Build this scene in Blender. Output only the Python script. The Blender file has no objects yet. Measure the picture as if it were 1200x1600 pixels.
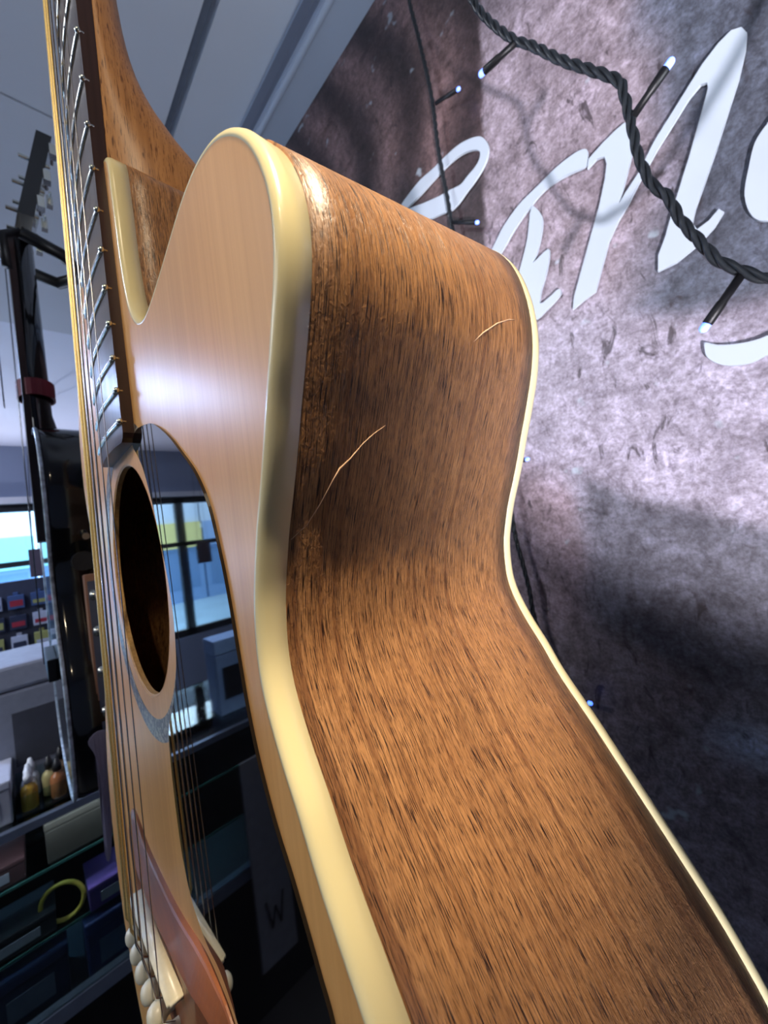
import bpy, bmesh, math, random
from mathutils import Vector, Matrix
from mathutils.geometry import delaunay_2d_cdt
random.seed(7)
S = bpy.context.scene
COL = S.collection

# ------------------------------------------------------------------ camera
# world: metres, z up.  The mural wall runs along X at Y = 0.42, the guitar hangs in front of it
# with its soundboard in the plane Y = 0 (facing -Y) and its strings vertical.
cd = bpy.data.cameras.new('camera'); cam = bpy.data.objects.new('camera', cd); COL.objects.link(cam)
right = Vector((0.68279374, 0.71941114, -0.12743751))
up = Vector((0.10707733, 0.07400719, 0.99149250))
back = Vector((0.72272204, -0.69063055, -0.02650098))
cam.matrix_world = Matrix(((right.x, up.x, back.x, 0.19843709), (right.y, up.y, back.y, -0.03434978),
                           (right.z, up.z, back.z, 0.15308909), (0, 0, 0, 1)))
cd.sensor_fit = 'HORIZONTAL'; cd.sensor_width = 36.0; cd.lens = 17.76
cd.clip_start = 0.005; cd.clip_end = 100
cd.dof.use_dof = True; cd.dof.focus_distance = 0.105; cd.dof.aperture_fstop = 28.0
S.camera = cam

S.view_settings.view_transform = 'Standard'; S.view_settings.look = 'None'
S.view_settings.gamma = 1.0; S.view_settings.use_curve_mapping = False
S.view_settings.exposure = 0.0

# ------------------------------------------------------------------ world and lights
W = bpy.data.worlds.new('sky'); S.world = W; W.use_nodes = True
wn = W.node_tree; wb = wn.nodes['Background']
wb.inputs[0].default_value = (0.55, 0.72, 1.0, 1); wb.inputs[1].default_value = 5.5


def lamp(name, kind, loc, target, power, color, size=0.1, size_y=None, spot=1.2, blend=0.4):
    d = bpy.data.lights.new(name, kind); d.energy = power; d.color = color
    if kind == 'AREA':
        d.size = size
        if size_y: d.shape = 'RECTANGLE'; d.size_y = size_y
    elif kind in ('SPOT', 'POINT'):
        d.shadow_soft_size = size
        if kind == 'SPOT': d.spot_size = spot; d.spot_blend = blend
    o = bpy.data.objects.new(name, d); COL.objects.link(o); o.location = loc
    v = Vector(target) - Vector(loc)
    o.rotation_euler = v.to_track_quat('-Z', 'Y').to_euler()
    return o


lamp('window_daylight', 'AREA', (-5.4, -1.8, 1.9), (-1.2, -1.2, -0.5), 650, (0.66, 0.80, 1.0), 5.0, 1.6)
lamp('ceiling_lamp_warm', 'SPOT', (0.47, -0.06, 0.95), (0.142, 0.040, 0.19), 85, (1.0, 0.82, 0.58), 0.012, spot=0.19, blend=0.9)
lamp('ceiling_lamp_neck', 'SPOT', (0.75, -0.50, 0.88), (0.03, 0.02, 0.36), 30, (1.0, 0.82, 0.56), 0.03, spot=0.44, blend=0.8)  # added warm fill, no fitting here, to brighten neck and heel
lamp('showcase_lamp', 'SPOT', (0.86, -0.75, -0.86), (0.128, 0.42, 0.34), 240, (0.94, 0.91, 1.0), 0.025, spot=0.305, blend=0.5)
lamp('wall_spot', 'SPOT', (-0.55, -0.75, 0.95), (0.12, 0.42, 0.38), 13, (0.86, 0.88, 1.0), 0.05, spot=0.75, blend=0.9)  # added cool spot to brighten the mural, away from the guitar side
lamp('uplight', 'SPOT', (0.55, 0.2, 0.3), (-0.35, 0.2, 1.02), 17, (0.84, 0.90, 1.0), 0.1, spot=1.3, blend=1.0)  # added unseen spot standing in for bounce on the ceiling by the mural
lamp('ceiling_panel_front', 'AREA', (-0.3, -2.2, 0.98), (-0.3, -2.2, 0), 20, (0.92, 0.94, 1.0), 1.2, 1.2)  # added overhead area light, general fill for the room
lamp('ceiling_panel_far', 'AREA', (-1.95, -0.68, 0.98), (-1.95, -0.68, 0), 17, (0.45, 0.60, 1.0), 0.30, 0.30)
lamp('counter_strip_lamp', 'AREA', (-1.13, -0.25, -0.47), (-1.20, -0.25, -0.70), 0.9, (0.86, 0.93, 1.0), 1.1, 0.02)  # added light inside the case to lift its dark contents
lamp('counter_spot', 'SPOT', (-0.95, -0.95, 0.95), (-1.35, -0.05, -0.35), 45, (0.88, 0.92, 1.0), 0.05, spot=0.8, blend=0.8)  # added spot to brighten the goods on the counter
lamp('ceiling_panel_middle', 'AREA', (-1.0, -1.3, 0.98), (-1.1, -0.9, -0.3), 16, (0.88, 0.92, 1.0), 0.6, 0.6)  # added overhead fill for the left part of the shop
lamp('ceiling_lamp_side', 'SPOT', (1.0, -0.346, 0.70), (-0.12, 0.045, 0.06), 10, (1.0, 0.84, 0.6), 0.01, spot=0.07, blend=0.3)  # narrow added spot that makes the lit patch inside the sound hole
for yy in (-0.2, -1.5, -2.8):
    lamp('window_display_lamp', 'SPOT', (-3.25, yy, 0.0), (-2.5, yy, 1.1), 42, (0.80, 0.82, 1.0), 0.01, spot=2.4, blend=0.8)  # added spots in place of street bounce on the far ceiling

# ------------------------------------------------------------------ materials


def lin(c):
    return tuple(((x / 255) / 12.92 if x / 255 <= 0.04045 else ((x / 255 + 0.055) / 1.055) ** 2.4) for x in c)


def rgba(c): return (*lin(c), 1)


class Mat:
    def __init__(s, name):
        s.m = bpy.data.materials.new(name); s.m.use_nodes = True
        s.t = s.m.node_tree; s.b = s.t.nodes['Principled BSDF']

    def n(s, typ, **k):
        x = s.t.nodes.new(typ)
        for a, v in k.items(): setattr(x, a, v)
        return x

    def l(s, a, b): s.t.links.new(a, b)

    def coords(s, kind, scale):
        tc = s.n('ShaderNodeTexCoord'); mp = s.n('ShaderNodeMapping')
        s.l(tc.outputs[kind], mp.inputs['Vector']); mp.inputs['Scale'].default_value = scale
        return mp.outputs[0]

    def noise(s, vec, scale=1.0, detail=3, rough=0.55, dist=0.0):
        x = s.n('ShaderNodeTexNoise'); x.inputs['Scale'].default_value = scale
        x.inputs['Detail'].default_value = detail; x.inputs['Roughness'].default_value = rough
        x.inputs['Distortion'].default_value = dist
        s.l(vec, x.inputs['Vector']); return x.outputs['Fac']

    def ramp(s, fac, stops):
        r = s.n('ShaderNodeValToRGB'); e = r.color_ramp.elements
        while len(e) < len(stops): e.new(0.5)
        for i, (p, c) in enumerate(stops):
            e[i].position = p; e[i].color = (*c, 1) if len(c) == 3 else c
        s.l(fac, r.inputs[0]); return r.outputs[0]

    def mix(s, fac, a, b, mode='MIX'):
        x = s.n('ShaderNodeMix', data_type='RGBA', blend_type=mode)
        for sock, v in ((x.inputs[0], fac), (x.inputs[6], a), (x.inputs[7], b)):
            if hasattr(v, 'is_linked') or hasattr(v, 'node'): s.l(v, sock)
            elif isinstance(v, (int, float)): sock.default_value = v
            else: sock.default_value = (*v, 1) if len(v) == 3 else v
        return x.outputs[2]

    def bump(s, h, strength=0.2, dist=0.001):
        x = s.n('ShaderNodeBump'); x.inputs['Strength'].default_value = strength
        x.inputs['Distance'].default_value = dist
        s.l(h, x.inputs['Height']); s.l(x.outputs[0], s.b.inputs['Normal'])

    def set(s, **k):
        for a, v in k.items(): s.b.inputs[a].default_value = v
        return s


def plain(name, col, rough=0.5, metal=0.0, vary=0.08, scale=40, bump=0.0, emit=None, es=1.0, coat=0.0, trans=0.0, spec=0.5):
    m = Mat(name); c = lin(col)
    v = m.coords('Object', (scale,) * 3); f = m.noise(v)
    base = m.ramp(f, [(0.3, tuple(x * (1 - vary) for x in c)), (0.7, tuple(min(1, x * (1 + vary)) for x in c))])
    m.l(base, m.b.inputs['Base Color'])
    m.set(Roughness=rough, Metallic=metal)
    m.b.inputs['Coat Weight'].default_value = coat
    m.b.inputs['Transmission Weight'].default_value = trans
    m.b.inputs['Specular IOR Level'].default_value = spec
    if bump: m.bump(f, bump, 0.001)
    if emit:
        m.b.inputs['Emission Color'].default_value = rgba(emit); m.b.inputs['Emission Strength'].default_value = es
    return m.m


def side_wood():
    m = Mat('mahogany_side')
    tc = m.n('ShaderNodeTexCoord')
    def mp(sc, rot=0.0, loc=(0, 0, 0)):
        x = m.n('ShaderNodeMapping'); m.l(tc.outputs['UV'], x.inputs['Vector'])
        x.inputs['Scale'].default_value = sc; x.inputs['Rotation'].default_value = (0, 0, rot)
        x.inputs['Location'].default_value = loc
        return x.outputs[0]
    broad = m.noise(mp((7, 70, 1), 0.03), 1, 4, 0.6, 0.3)
    fig = m.noise(mp((90, 22, 1), 0.5), 1, 3, 0.6, 0.5)
    fine = m.noise(mp((110, 1500, 1), 0.02), 1, 4, 0.65)
    c1 = m.ramp(broad, [(0.25, lin((122, 80, 48))), (0.5, lin((152, 104, 64))), (0.75, lin((178, 130, 86)))])
    c2 = m.mix(m.ramp(fig, [(0.35, (0, 0, 0)), (0.7, (1, 1, 1))]), c1, lin((182, 134, 86)))
    c2 = m.mix(0.35, c1, c2)
    c3 = m.mix(0.55, c2, m.ramp(fine, [(0.32, lin((92, 58, 34))), (0.68, lin((192, 144, 96)))]))
    pores = m.noise(mp((120, 4000, 1), 0.02), 1, 2, 0.5)
    pores2 = m.noise(mp((330, 4800, 1), 0.02), 1, 1, 0.5)
    band = m.noise(mp((3.0, 190, 1), 0.02), 1, 3, 0.6, 0.2)
    dens = m.noise(mp((18, 60, 1), 0.0, (3, 3, 0)), 1, 2)
    pm = m.n('ShaderNodeMath', operation='ADD'); m.l(pores, pm.inputs[0])
    dm = m.n('ShaderNodeMath', operation='MULTIPLY_ADD'); m.l(dens, dm.inputs[0]); dm.inputs[1].default_value = 0.12; dm.inputs[2].default_value = -0.06
    m.l(dm.outputs[0], pm.inputs[1])
    pf = m.ramp(pm.outputs[0], [(0.395, (1, 1, 1)), (0.435, (0, 0, 0))])
    pf2 = m.mix(0.0, pf, pf)
    c3 = m.mix(m.ramp(band, [(0.36, (0.6, 0.6, 0.6)), (0.47, (0, 0, 0))]), c3, lin((104, 64, 38)))
    c4 = m.mix(pf, c3, lin((38, 20, 12)))
    c4 = m.mix(m.ramp(pores2, [(0.34, (0.8, 0.8, 0.8)), (0.42, (0, 0, 0))]), c4, lin((70, 42, 26)))
    m.l(c4, m.b.inputs['Base Color'])
    m.set(Roughness=0.42); m.b.inputs['Coat Weight'].default_value = 0.12; m.b.inputs['Coat Roughness'].default_value = 0.3
    inv = m.n('ShaderNodeInvert'); m.l(pf, inv.inputs[1])
    rip = m.noise(mp((520, 950, 1), 0.6), 1, 2, 0.6, 0.8)
    hsum = m.n('ShaderNodeMath', operation='MULTIPLY_ADD'); m.l(rip, hsum.inputs[0]); hsum.inputs[1].default_value = 1.1; m.l(inv.outputs[0], hsum.inputs[2])
    m.bump(hsum.outputs[0], 0.5, 0.0003)
    return m.m


def grain_wood(name, light, dark, axis='Z', rough=0.4, freq=700, coat=0.0, pore=None, streak=0.5, bump=0.1):
    m = Mat(name)
    long_, short = 6, freq
    sc = {'Z': (short, short, long_), 'X': (long_, short, short), 'Y': (short, long_, short)}[axis]
    b = {'Z': (short / 9, short / 9, 2.2), 'X': (2.2, short / 9, short / 9), 'Y': (short / 9, 2.2, short / 9)}[axis]
    f = m.noise(m.coords('Object', sc), 1, 3, 0.6, 0.1)
    g = m.noise(m.coords('Object', b), 1, 4, 0.6, 0.4)
    a = m.ramp(f, [(0.3, lin(dark)), (0.65, lin(light))])
    c = m.ramp(g, [(0.3, lin(dark)), (0.6, lin(light))])
    col = m.mix(streak, a, c)
    if pore:
        p = m.noise(m.coords('Object', tuple(x * (22 if x < 50 else 5.0) for x in sc)), 1, 2)
        col = m.mix(m.ramp(p, [(0.36, (1, 1, 1)), (0.43, (0, 0, 0))]), col, lin(pore))
    m.l(col, m.b.inputs['Base Color']); m.set(Roughness=rough)
    m.b.inputs['Coat Weight'].default_value = coat; m.b.inputs['Coat Roughness'].default_value = 0.12
    if bump: m.bump(f, bump, 0.0003)
    return m.m


M_side = side_wood()
M_top = grain_wood('spruce_top', (220, 166, 98), (200, 142, 78), 'Z', 0.36, 600, streak=0.5, bump=0.06)
M_edge = grain_wood('spruce_edge', (205, 165, 105), (150, 105, 60), 'X', 0.6, 900)
M_inner = grain_wood('inside_wood', (176, 138, 92), (140, 104, 66), 'Z', 0.6, 300)
M_bind = plain('cream_binding', (226, 214, 166), 0.28, vary=0.03, scale=25, coat=0.3)
M_neck = grain_wood('neck_mahogany', (186, 136, 88), (142, 96, 56), 'Z', 0.4, 500, pore=(92, 54, 28))
M_board = grain_wood('rosewood_board', (58, 40, 38), (34, 22, 22), 'Z', 0.34, 700, bump=0.05)
M_bridge = grain_wood('rosewood_bridge', (146, 86, 48), (80, 44, 27), 'X', 0.45, 160, coat=0.1)
M_fret = plain('nickel_fret', (215, 215, 205), 0.22, 1.0, vary=0.03)
M_tang = plain('brass_tang', (190, 165, 105), 0.35, 1.0)
M_bronze = plain('bronze_string', (236, 208, 140), 0.38, 0.6, vary=0.15, scale=2500)
M_steel = plain('steel_string', (190, 190, 195), 0.25, 1.0)
M_bone = plain('ivory_plastic', (232, 224, 196), 0.3, vary=0.04, scale=300, coat=0.2)
M_guard = plain('black_gloss_plastic', (8, 8, 10), 0.03, vary=0.1, spec=0.8)
M_blackgloss = plain('black_lacquer', (9, 10, 14), 0.12, vary=0.1, coat=0.5)
M_black = plain('black_rubber', (16, 16, 19), 0.45, vary=0.2, scale=300, bump=0.1)
M_cable = plain('dark_cable_plastic', (38, 42, 46), 0.33, vary=0.15, scale=200)
M_white = plain('white_letter_acrylic', (198, 208, 218), 0.4, vary=0.02, scale=10)
M_ceil = plain('painted_ceiling', (198, 204, 214), 0.75, vary=0.02, scale=4)
M_trim = plain('painted_trim', (165, 178, 198), 0.6, vary=0.02, scale=4)
M_trimd = plain('grey_trim', (105, 112, 130), 0.6, vary=0.02, scale=4)
M_gap = plain('dark_joint', (104, 112, 128), 0.8)
M_wall = plain('painted_wall', (150, 158, 172), 0.8, vary=0.04, scale=5)
M_lint = plain('lintel_paint', (140, 150, 172), 0.8, vary=0.03, scale=5)
M_floor = plain('dark_floor', (34, 34, 38), 0.5, vary=0.2, scale=8)
M_wframe = plain('white_window_frame', (215, 215, 220), 0.5, vary=0.02)
M_dframe = plain('dark_window_frame', (28, 28, 34), 0.5)
M_led = plain('led_bulb_lit', (190, 205, 255), 0.15, emit=(70, 115, 255), es=3.0, spec=0.8)

m_ = Mat('clear_glass'); m_.t.nodes.remove(m_.b)
gl = m_.n('ShaderNodeBsdfGlossy'); gl.inputs['Roughness'].default_value = 0.02
tr = m_.n('ShaderNodeBsdfTransparent'); tr.inputs[0].default_value = (0.86, 0.95, 0.95, 1)
fr = m_.n('ShaderNodeFresnel'); fr.inputs[0].default_value = 1.5
mx = m_.n('ShaderNodeMixShader'); m_.l(fr.outputs[0], mx.inputs[0]); m_.l(tr.outputs[0], mx.inputs[1]); m_.l(gl.outputs[0], mx.inputs[2])
m_.l(mx.outputs[0], m_.t.nodes['Material Output'].inputs[0]); M_glass = m_.m

# ------------------------------------------------------------------ mesh helpers


def link(name, bm, mat, parent=None, smooth=False, uv=None):
    me = bpy.data.meshes.new(name); bm.normal_update(); bm.to_mesh(me); bm.free()
    if smooth:
        me.polygons.foreach_set('use_smooth', [True] * len(me.polygons))
    for mm in (mat if isinstance(mat, (list, tuple)) else [mat]): me.materials.append(mm)
    o = bpy.data.objects.new(name, me); COL.objects.link(o)
    if parent: o.parent = parent
    return o


def tag(o, label=None, cat=None, group=None, kind=None):
    if label: o['label'] = label
    if cat: o['category'] = cat
    if group: o['group'] = group
    if kind: o['kind'] = kind
    return o


def empty(name, loc, label=None, cat=None, group=None, rz=0.0):
    o = bpy.data.objects.new(name, None); COL.objects.link(o); o.location = loc; o.rotation_euler = (0, 0, rz)
    o.empty_display_size = 0.02
    return tag(o, label, cat, group)


def box(bm, lo, hi, mat=None):
    M = Matrix.Translation([(a + b) / 2 for a, b in zip(lo, hi)]) @ Matrix.Diagonal((*[max(1e-5, b - a) for a, b in zip(lo, hi)], 1))
    r = bmesh.ops.create_cube(bm, size=1.0, matrix=M)
    return r['verts']


def boxm(name, lo, hi, mat, parent=None, bevel=0.0, kind=None):
    bm = bmesh.new(); box(bm, lo, hi)
    if bevel: bmesh.ops.bevel(bm, geom=bm.edges[:], offset=bevel, segments=2, affect='EDGES', profile=0.6)
    o = link(name, bm, mat, parent)
    if kind: o['kind'] = kind
    return o


def tube(bm, pts, rad, seg=10, caps=True):
    pts = [Vector(p) for p in pts]; n = len(pts)
    rads = rad if isinstance(rad, (list, tuple)) else [rad] * n
    rings = []; nrm = None
    for i, p in enumerate(pts):
        t = (pts[min(i + 1, n - 1)] - pts[max(i - 1, 0)]).normalized()
        if nrm is None:
            nrm = t.orthogonal().normalized()
        nrm = (nrm - t * nrm.dot(t)).normalized(); b = t.cross(nrm)
        rings.append([bm.verts.new(p + (nrm * math.cos(a) + b * math.sin(a)) * rads[i]) for a in [2 * math.pi * k / seg for k in range(seg)]])
    for r0, r1 in zip(rings, rings[1:]):
        for k in range(seg):
            bm.faces.new((r0[k], r0[(k + 1) % seg], r1[(k + 1) % seg], r1[k]))
    if caps:
        bm.faces.new(rings[0][::-1]); bm.faces.new(rings[-1])


def catmull(pts, per=8, closed=False):
    n = len(pts); out = []
    rng = range(n) if closed else range(n - 1)
    for i in rng:
        g = (lambda k: pts[k % n]) if closed else (lambda k: pts[max(0, min(n - 1, k))])
        p0, p1, p2, p3 = g(i - 1), g(i), g(i + 1), g(i + 2)
        for j in range(per):
            t = j / per
            out.append(tuple(0.5 * (2 * b + (c - a) * t + (2 * a - 5 * b + 4 * c - d) * t * t + (-a + 3 * b - 3 * c + d) * t ** 3)
                             for a, b, c, d in zip(p0, p1, p2, p3)))
    if not closed: out.append(tuple(pts[-1]))
    return out


def resample(pts, step, closed=False):
    P = [Vector(p) for p in pts]
    if closed: P.append(P[0])
    L = [0]
    for a, b in zip(P, P[1:]): L.append(L[-1] + (b - a).length)
    n = max(8, int(L[-1] / step)); out = []; k = 0
    for i in range(n if closed else n + 1):
        s = L[-1] * i / n
        while k < len(L) - 2 and L[k + 1] < s: k += 1
        t = (s - L[k]) / max(1e-12, L[k + 1] - L[k]); out.append(P[k].lerp(P[k + 1], min(1, t)))
    return out


def smooth_closed(P, it):
    for _ in range(it):
        n = len(P); P = [(P[i - 1] + P[i] * 2 + P[(i + 1) % n]) / 4 for i in range(n)]
    return P


def normals_closed(P):
    n = len(P); N = []
    area = sum(P[i].x * P[(i + 1) % n].y - P[(i + 1) % n].x * P[i].y for i in range(n))
    sg = 1 if area > 0 else -1
    for i in range(n):
        t = (P[(i + 1) % n] - P[i - 1]).normalized(); N.append(Vector((t.y, -t.x)) * sg)
    return N


def plate(bm, outer, holes, y0, y1):
    """flat board in the XZ plane between y0 and y1; outer / holes are (x, z) loops"""
    verts = []; loops = []
    for lp in [outer] + holes:
        k = len(verts); verts += [Vector((p[0], p[1])) for p in lp]; loops.append(list(range(k, k + len(lp))))
    edges = []
    for lp in loops: edges += [(lp[i], lp[(i + 1) % len(lp)]) for i in range(len(lp))]
    vo, eo, fo, *_ = delaunay_2d_cdt(verts, edges, [], 0, 1e-7)
    # keep triangles inside the outer loop and outside the holes
    def inside(p, lp):
        c = False; n = len(lp)
        for i in range(n):
            a, b = verts[lp[i]], verts[lp[(i + 1) % n]]
            if (a.y > p.y) != (b.y > p.y) and p.x < (b.x - a.x) * (p.y - a.y) / (b.y - a.y) + a.x: c = not c
        return c
    A = [bm.verts.new((v.x, y0, v.y)) for v in vo]; B = [bm.verts.new((v.x, y1, v.y)) for v in vo]
    cnt = {}
    for f in fo:
        c = sum((vo[i] for i in f), Vector((0, 0))) / len(f)
        if not inside(c, loops[0]) or any(inside(c, l) for l in loops[1:]): continue
        bm.faces.new([A[i] for i in f]); bm.faces.new([B[i] for i in reversed(f)])
        for i in range(len(f)):
            a, b = f[i], f[(i + 1) % len(f)]
            if (b, a) in cnt: cnt[(b, a)] = None
            else: cnt[(a, b)] = (a, b)
    for k, v in cnt.items():
        if v: a, b = v; bm.faces.new((A[b], A[a], B[a], B[b]))
    for v in list(bm.verts):
        if not v.link_faces: bm.verts.remove(v)


def sweep(bm, P, N, prof, uvscale=None, closed_prof=True):
    """rim swept along the closed outline P (with outward normals N); prof(i) gives [(offset, y, dx, dz), ...]"""
    uvl = bm.loops.layers.uv.new('UVMap')
    rings = []; n = len(P); arc = [0]
    for i in range(n): arc.append(arc[-1] + (P[(i + 1) % n] - P[i]).length)
    ys = []
    for i in range(n):
        r = []; yy = []
        for off, y, dx, dz in prof(i):
            q = P[i] + N[i] * off; r.append(bm.verts.new((q.x + dx, y, q.y + dz))); yy.append(y)
        rings.append(r); ys.append(yy)
    m = len(rings[0])
    for i in range(n):
        j = (i + 1) % n
        for k in range(m if closed_prof else m - 1):
            l = (k + 1) % m
            f = bm.faces.new((rings[i][k], rings[i][l], rings[j][l], rings[j][k]))
            for lo, uv in zip(f.loops, ((arc[i], ys[i][k]), (arc[i], ys[i][l]), (arc[i + 1], ys[j][l]), (arc[i + 1], ys[j][k]))):
                lo[uvl].uv = uv
    bmesh.ops.recalc_face_normals(bm, faces=bm.faces[:])


def interp(x, xs, ys):
    if x <= xs[0]: return ys[0]
    for a, b, c, d in zip(xs, xs[1:], ys, ys[1:]):
        if x <= b: return c + (d - c) * (x - a) / (b - a)
    return ys[-1]


def sstep(t):
    t = max(0, min(1, t)); return t * t * (3 - 2 * t)


# ------------------------------------------------------------------ the room
FZ = -1.40; CZ = 1.019; WY = 0.42; WX = -3.6
boxm('floor', (WX - 0.2, -4.2, FZ - 0.1), (2.6, WY + 0.1, FZ), M_floor, kind='structure')
boxm('wall_back', (2.4, -4.2, FZ), (2.5, WY + 0.1, CZ + 0.2), M_wall, kind='structure')
boxm('wall_left', (WX - 0.1, -4.2, FZ), (2.5, -4.1, CZ + 0.2), M_wall, kind='structure')
# ceiling: a row of boards with dark joints, then a raised bay with window light put into its paler paint
bm = bmesh.new()
for y0, y1 in ((-4.1, -1.4), (-1.388, -0.62), (-0.608, 0.238), (0.258, WY)):
    box(bm, (-0.695, y0, CZ), (2.4, y1, CZ + 0.06))
box(bm, (-1.60, -4.1, CZ), (-0.70, WY, CZ + 0.06))
o = link('ceiling', bm, M_ceil); o['kind'] = 'structure'
boxm('trim_1', (-0.72, -4.1, CZ + 0.03), (2.4, WY, CZ + 0.05), M_gap, kind='structure')
boxm('ceiling_2', (WX, -4.1, CZ + 0.03), (-1.60, WY, CZ + 0.12), plain('far_ceiling_paint', (222, 228, 244), 0.75, vary=0.02, scale=4), kind='structure')
# boxed-in trunking where the mural wall meets the ceiling
bm = bmesh.new(); box(bm, (WX, 0.359, 0.958), (2.4, WY, CZ)); o = link('trim_2', bm, M_trim); o['kind'] = 'structure'
boxm('trim_3', (WX, 0.352, 0.968), (2.4, 0.359, 0.998), M_trimd, kind='structure')  # side face of the trunking, its shade put into a darker grey
bm = bmesh.new(); tube(bm, [(WX, 0.366, 0.958), (2.4, 0.366, 0.958)], 0.006, 8); o = link('trim_4', bm, M_trim, smooth=True); o['kind'] = 'structure'

# shopfront wall with window openings
WT, WB = 0.623, -0.65
bm = bmesh.new()
box(bm, (WX - 0.15, -4.1, WT), (WX, WY, CZ + 0.1)); box(bm, (WX - 0.15, -4.1, FZ), (WX, WY, WB)); box(bm, (WX - 0.15, 0.34, WB), (WX, WY, WT))
o = link('wall_front', bm, M_lint); o['kind'] = 'structure'
boxm('trim_5', (WX, -4.1, WT), (WX + 0.05, WY, WT + 0.045), M_wframe, kind='structure')
ys = [-4.1, -3.1, -2.1, -1.03, -0.62, 0.34]
for i, (a, b) in enumerate(zip(ys, ys[1:])):
    bm = bmesh.new(); d0, d1 = WX - 0.10, WX - 0.04
    box(bm, (d0, a, WB), (d1, a + 0.035, WT)); box(bm, (d0, b - 0.035, WB), (d1, b, WT))
    box(bm, (d0, a, WT - 0.05), (d1, b, WT)); box(bm, (d0, a, WB), (d1, b, WB + 0.06)); box(bm, (d0, a, 0.17), (d1, b, 0.21))
    w = link('window_%d' % (i + 1), bm, M_dframe); w['kind'] = 'structure'
    boxm('pane', (WX - 0.075, a + 0.03, WB + 0.05), (WX - 0.07, b - 0.03, WT - 0.04), M_glass, w)

# ------------------------------------------------------------------ the mural wall
# printed stone picture: coarse colours blended from swatches, stone grain from noise nodes
def mural_col(x, z):
    mixc = lambda a, b, t: [p + (q - p) * t for p, q in zip(a, b)]
    st = lambda v, w: sstep(0.5 + v / w)
    wob = 0.010 * math.sin(x * 41 + z * 17) + 0.006 * math.sin(z * 67 - x * 23)
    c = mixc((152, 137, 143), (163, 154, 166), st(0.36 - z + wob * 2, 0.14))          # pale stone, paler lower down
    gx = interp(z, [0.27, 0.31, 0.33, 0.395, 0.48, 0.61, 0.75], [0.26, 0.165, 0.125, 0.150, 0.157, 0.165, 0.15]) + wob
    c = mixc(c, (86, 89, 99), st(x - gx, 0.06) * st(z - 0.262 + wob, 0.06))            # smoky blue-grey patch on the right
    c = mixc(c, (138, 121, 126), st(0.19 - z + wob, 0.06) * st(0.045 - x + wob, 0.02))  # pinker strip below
    zd = interp(x, [0.0, 0.03, 0.054, 0.098, 0.146, 0.186, 0.26], [0.26, 0.20, 0.177, 0.139, 0.124, 0.106, 0.09])  # dark lower areas: stone tone with some wall shadow painted in
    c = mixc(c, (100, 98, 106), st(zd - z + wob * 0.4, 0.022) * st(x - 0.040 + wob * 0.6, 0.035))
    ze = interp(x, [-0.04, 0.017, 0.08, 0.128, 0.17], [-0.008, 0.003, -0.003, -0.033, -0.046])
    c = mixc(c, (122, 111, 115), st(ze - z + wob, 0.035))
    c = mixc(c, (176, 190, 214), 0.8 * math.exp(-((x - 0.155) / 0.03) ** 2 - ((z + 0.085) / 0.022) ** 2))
    xb = 0.0088 + 0.125 * (z - 0.7746)
    bark = mixc((62, 48, 48), (124, 98, 95), 0.5 + 0.5 * math.sin(x * 60 + z * 9 + 2 * math.sin(z * 14)))
    bark = mixc(bark, (58, 48, 50), st(0.62 - z, 0.1) * 0.6)
    c = mixc(c, bark, st(xb - x, 0.006) * st(z - 0.33, 0.1))
    return c


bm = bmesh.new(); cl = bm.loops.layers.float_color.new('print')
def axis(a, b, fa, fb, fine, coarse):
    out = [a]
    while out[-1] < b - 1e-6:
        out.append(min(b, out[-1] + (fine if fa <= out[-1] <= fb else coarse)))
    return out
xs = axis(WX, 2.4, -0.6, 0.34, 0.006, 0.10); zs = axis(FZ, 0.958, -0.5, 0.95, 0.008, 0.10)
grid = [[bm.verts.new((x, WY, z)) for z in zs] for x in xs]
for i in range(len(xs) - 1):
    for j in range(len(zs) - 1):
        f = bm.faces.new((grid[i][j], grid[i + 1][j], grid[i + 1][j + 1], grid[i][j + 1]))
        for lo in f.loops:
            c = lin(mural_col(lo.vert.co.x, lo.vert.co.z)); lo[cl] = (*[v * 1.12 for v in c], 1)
# thickness behind the print
bv = [bm.verts.new(v) for v in ((WX, WY + 0.08, FZ), (2.4, WY + 0.08, FZ), (2.4, WY + 0.08, 0.958), (WX, WY + 0.08, 0.958))]
bm.faces.new(bv[::-1]); bm.faces.new((grid[0][0], bv[0], bv[3], grid[0][-1])); bm.faces.new((grid[-1][-1], bv[2], bv[1], grid[-1][0]))
bm.faces.new((grid[0][-1], bv[3], bv[2], grid[-1][-1])); bm.faces.new((grid[0][0], grid[-1][0], bv[1], bv[0]))
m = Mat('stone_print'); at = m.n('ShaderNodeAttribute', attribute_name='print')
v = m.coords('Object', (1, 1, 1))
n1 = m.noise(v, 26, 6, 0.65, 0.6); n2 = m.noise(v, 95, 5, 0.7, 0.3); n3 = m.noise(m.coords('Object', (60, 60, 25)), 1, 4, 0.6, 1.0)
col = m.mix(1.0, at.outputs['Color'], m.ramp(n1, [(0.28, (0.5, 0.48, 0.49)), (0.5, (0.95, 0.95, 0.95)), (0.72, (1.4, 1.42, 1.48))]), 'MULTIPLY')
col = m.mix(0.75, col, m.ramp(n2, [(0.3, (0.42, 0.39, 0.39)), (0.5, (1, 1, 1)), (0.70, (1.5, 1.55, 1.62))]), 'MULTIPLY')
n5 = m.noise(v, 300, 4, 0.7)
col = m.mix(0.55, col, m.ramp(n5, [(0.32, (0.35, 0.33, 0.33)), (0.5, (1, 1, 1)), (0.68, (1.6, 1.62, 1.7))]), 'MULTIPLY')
n6 = m.noise(m.coords('Object', (70, 70, 34)), 1, 5, 0.7, 1.5)
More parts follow.
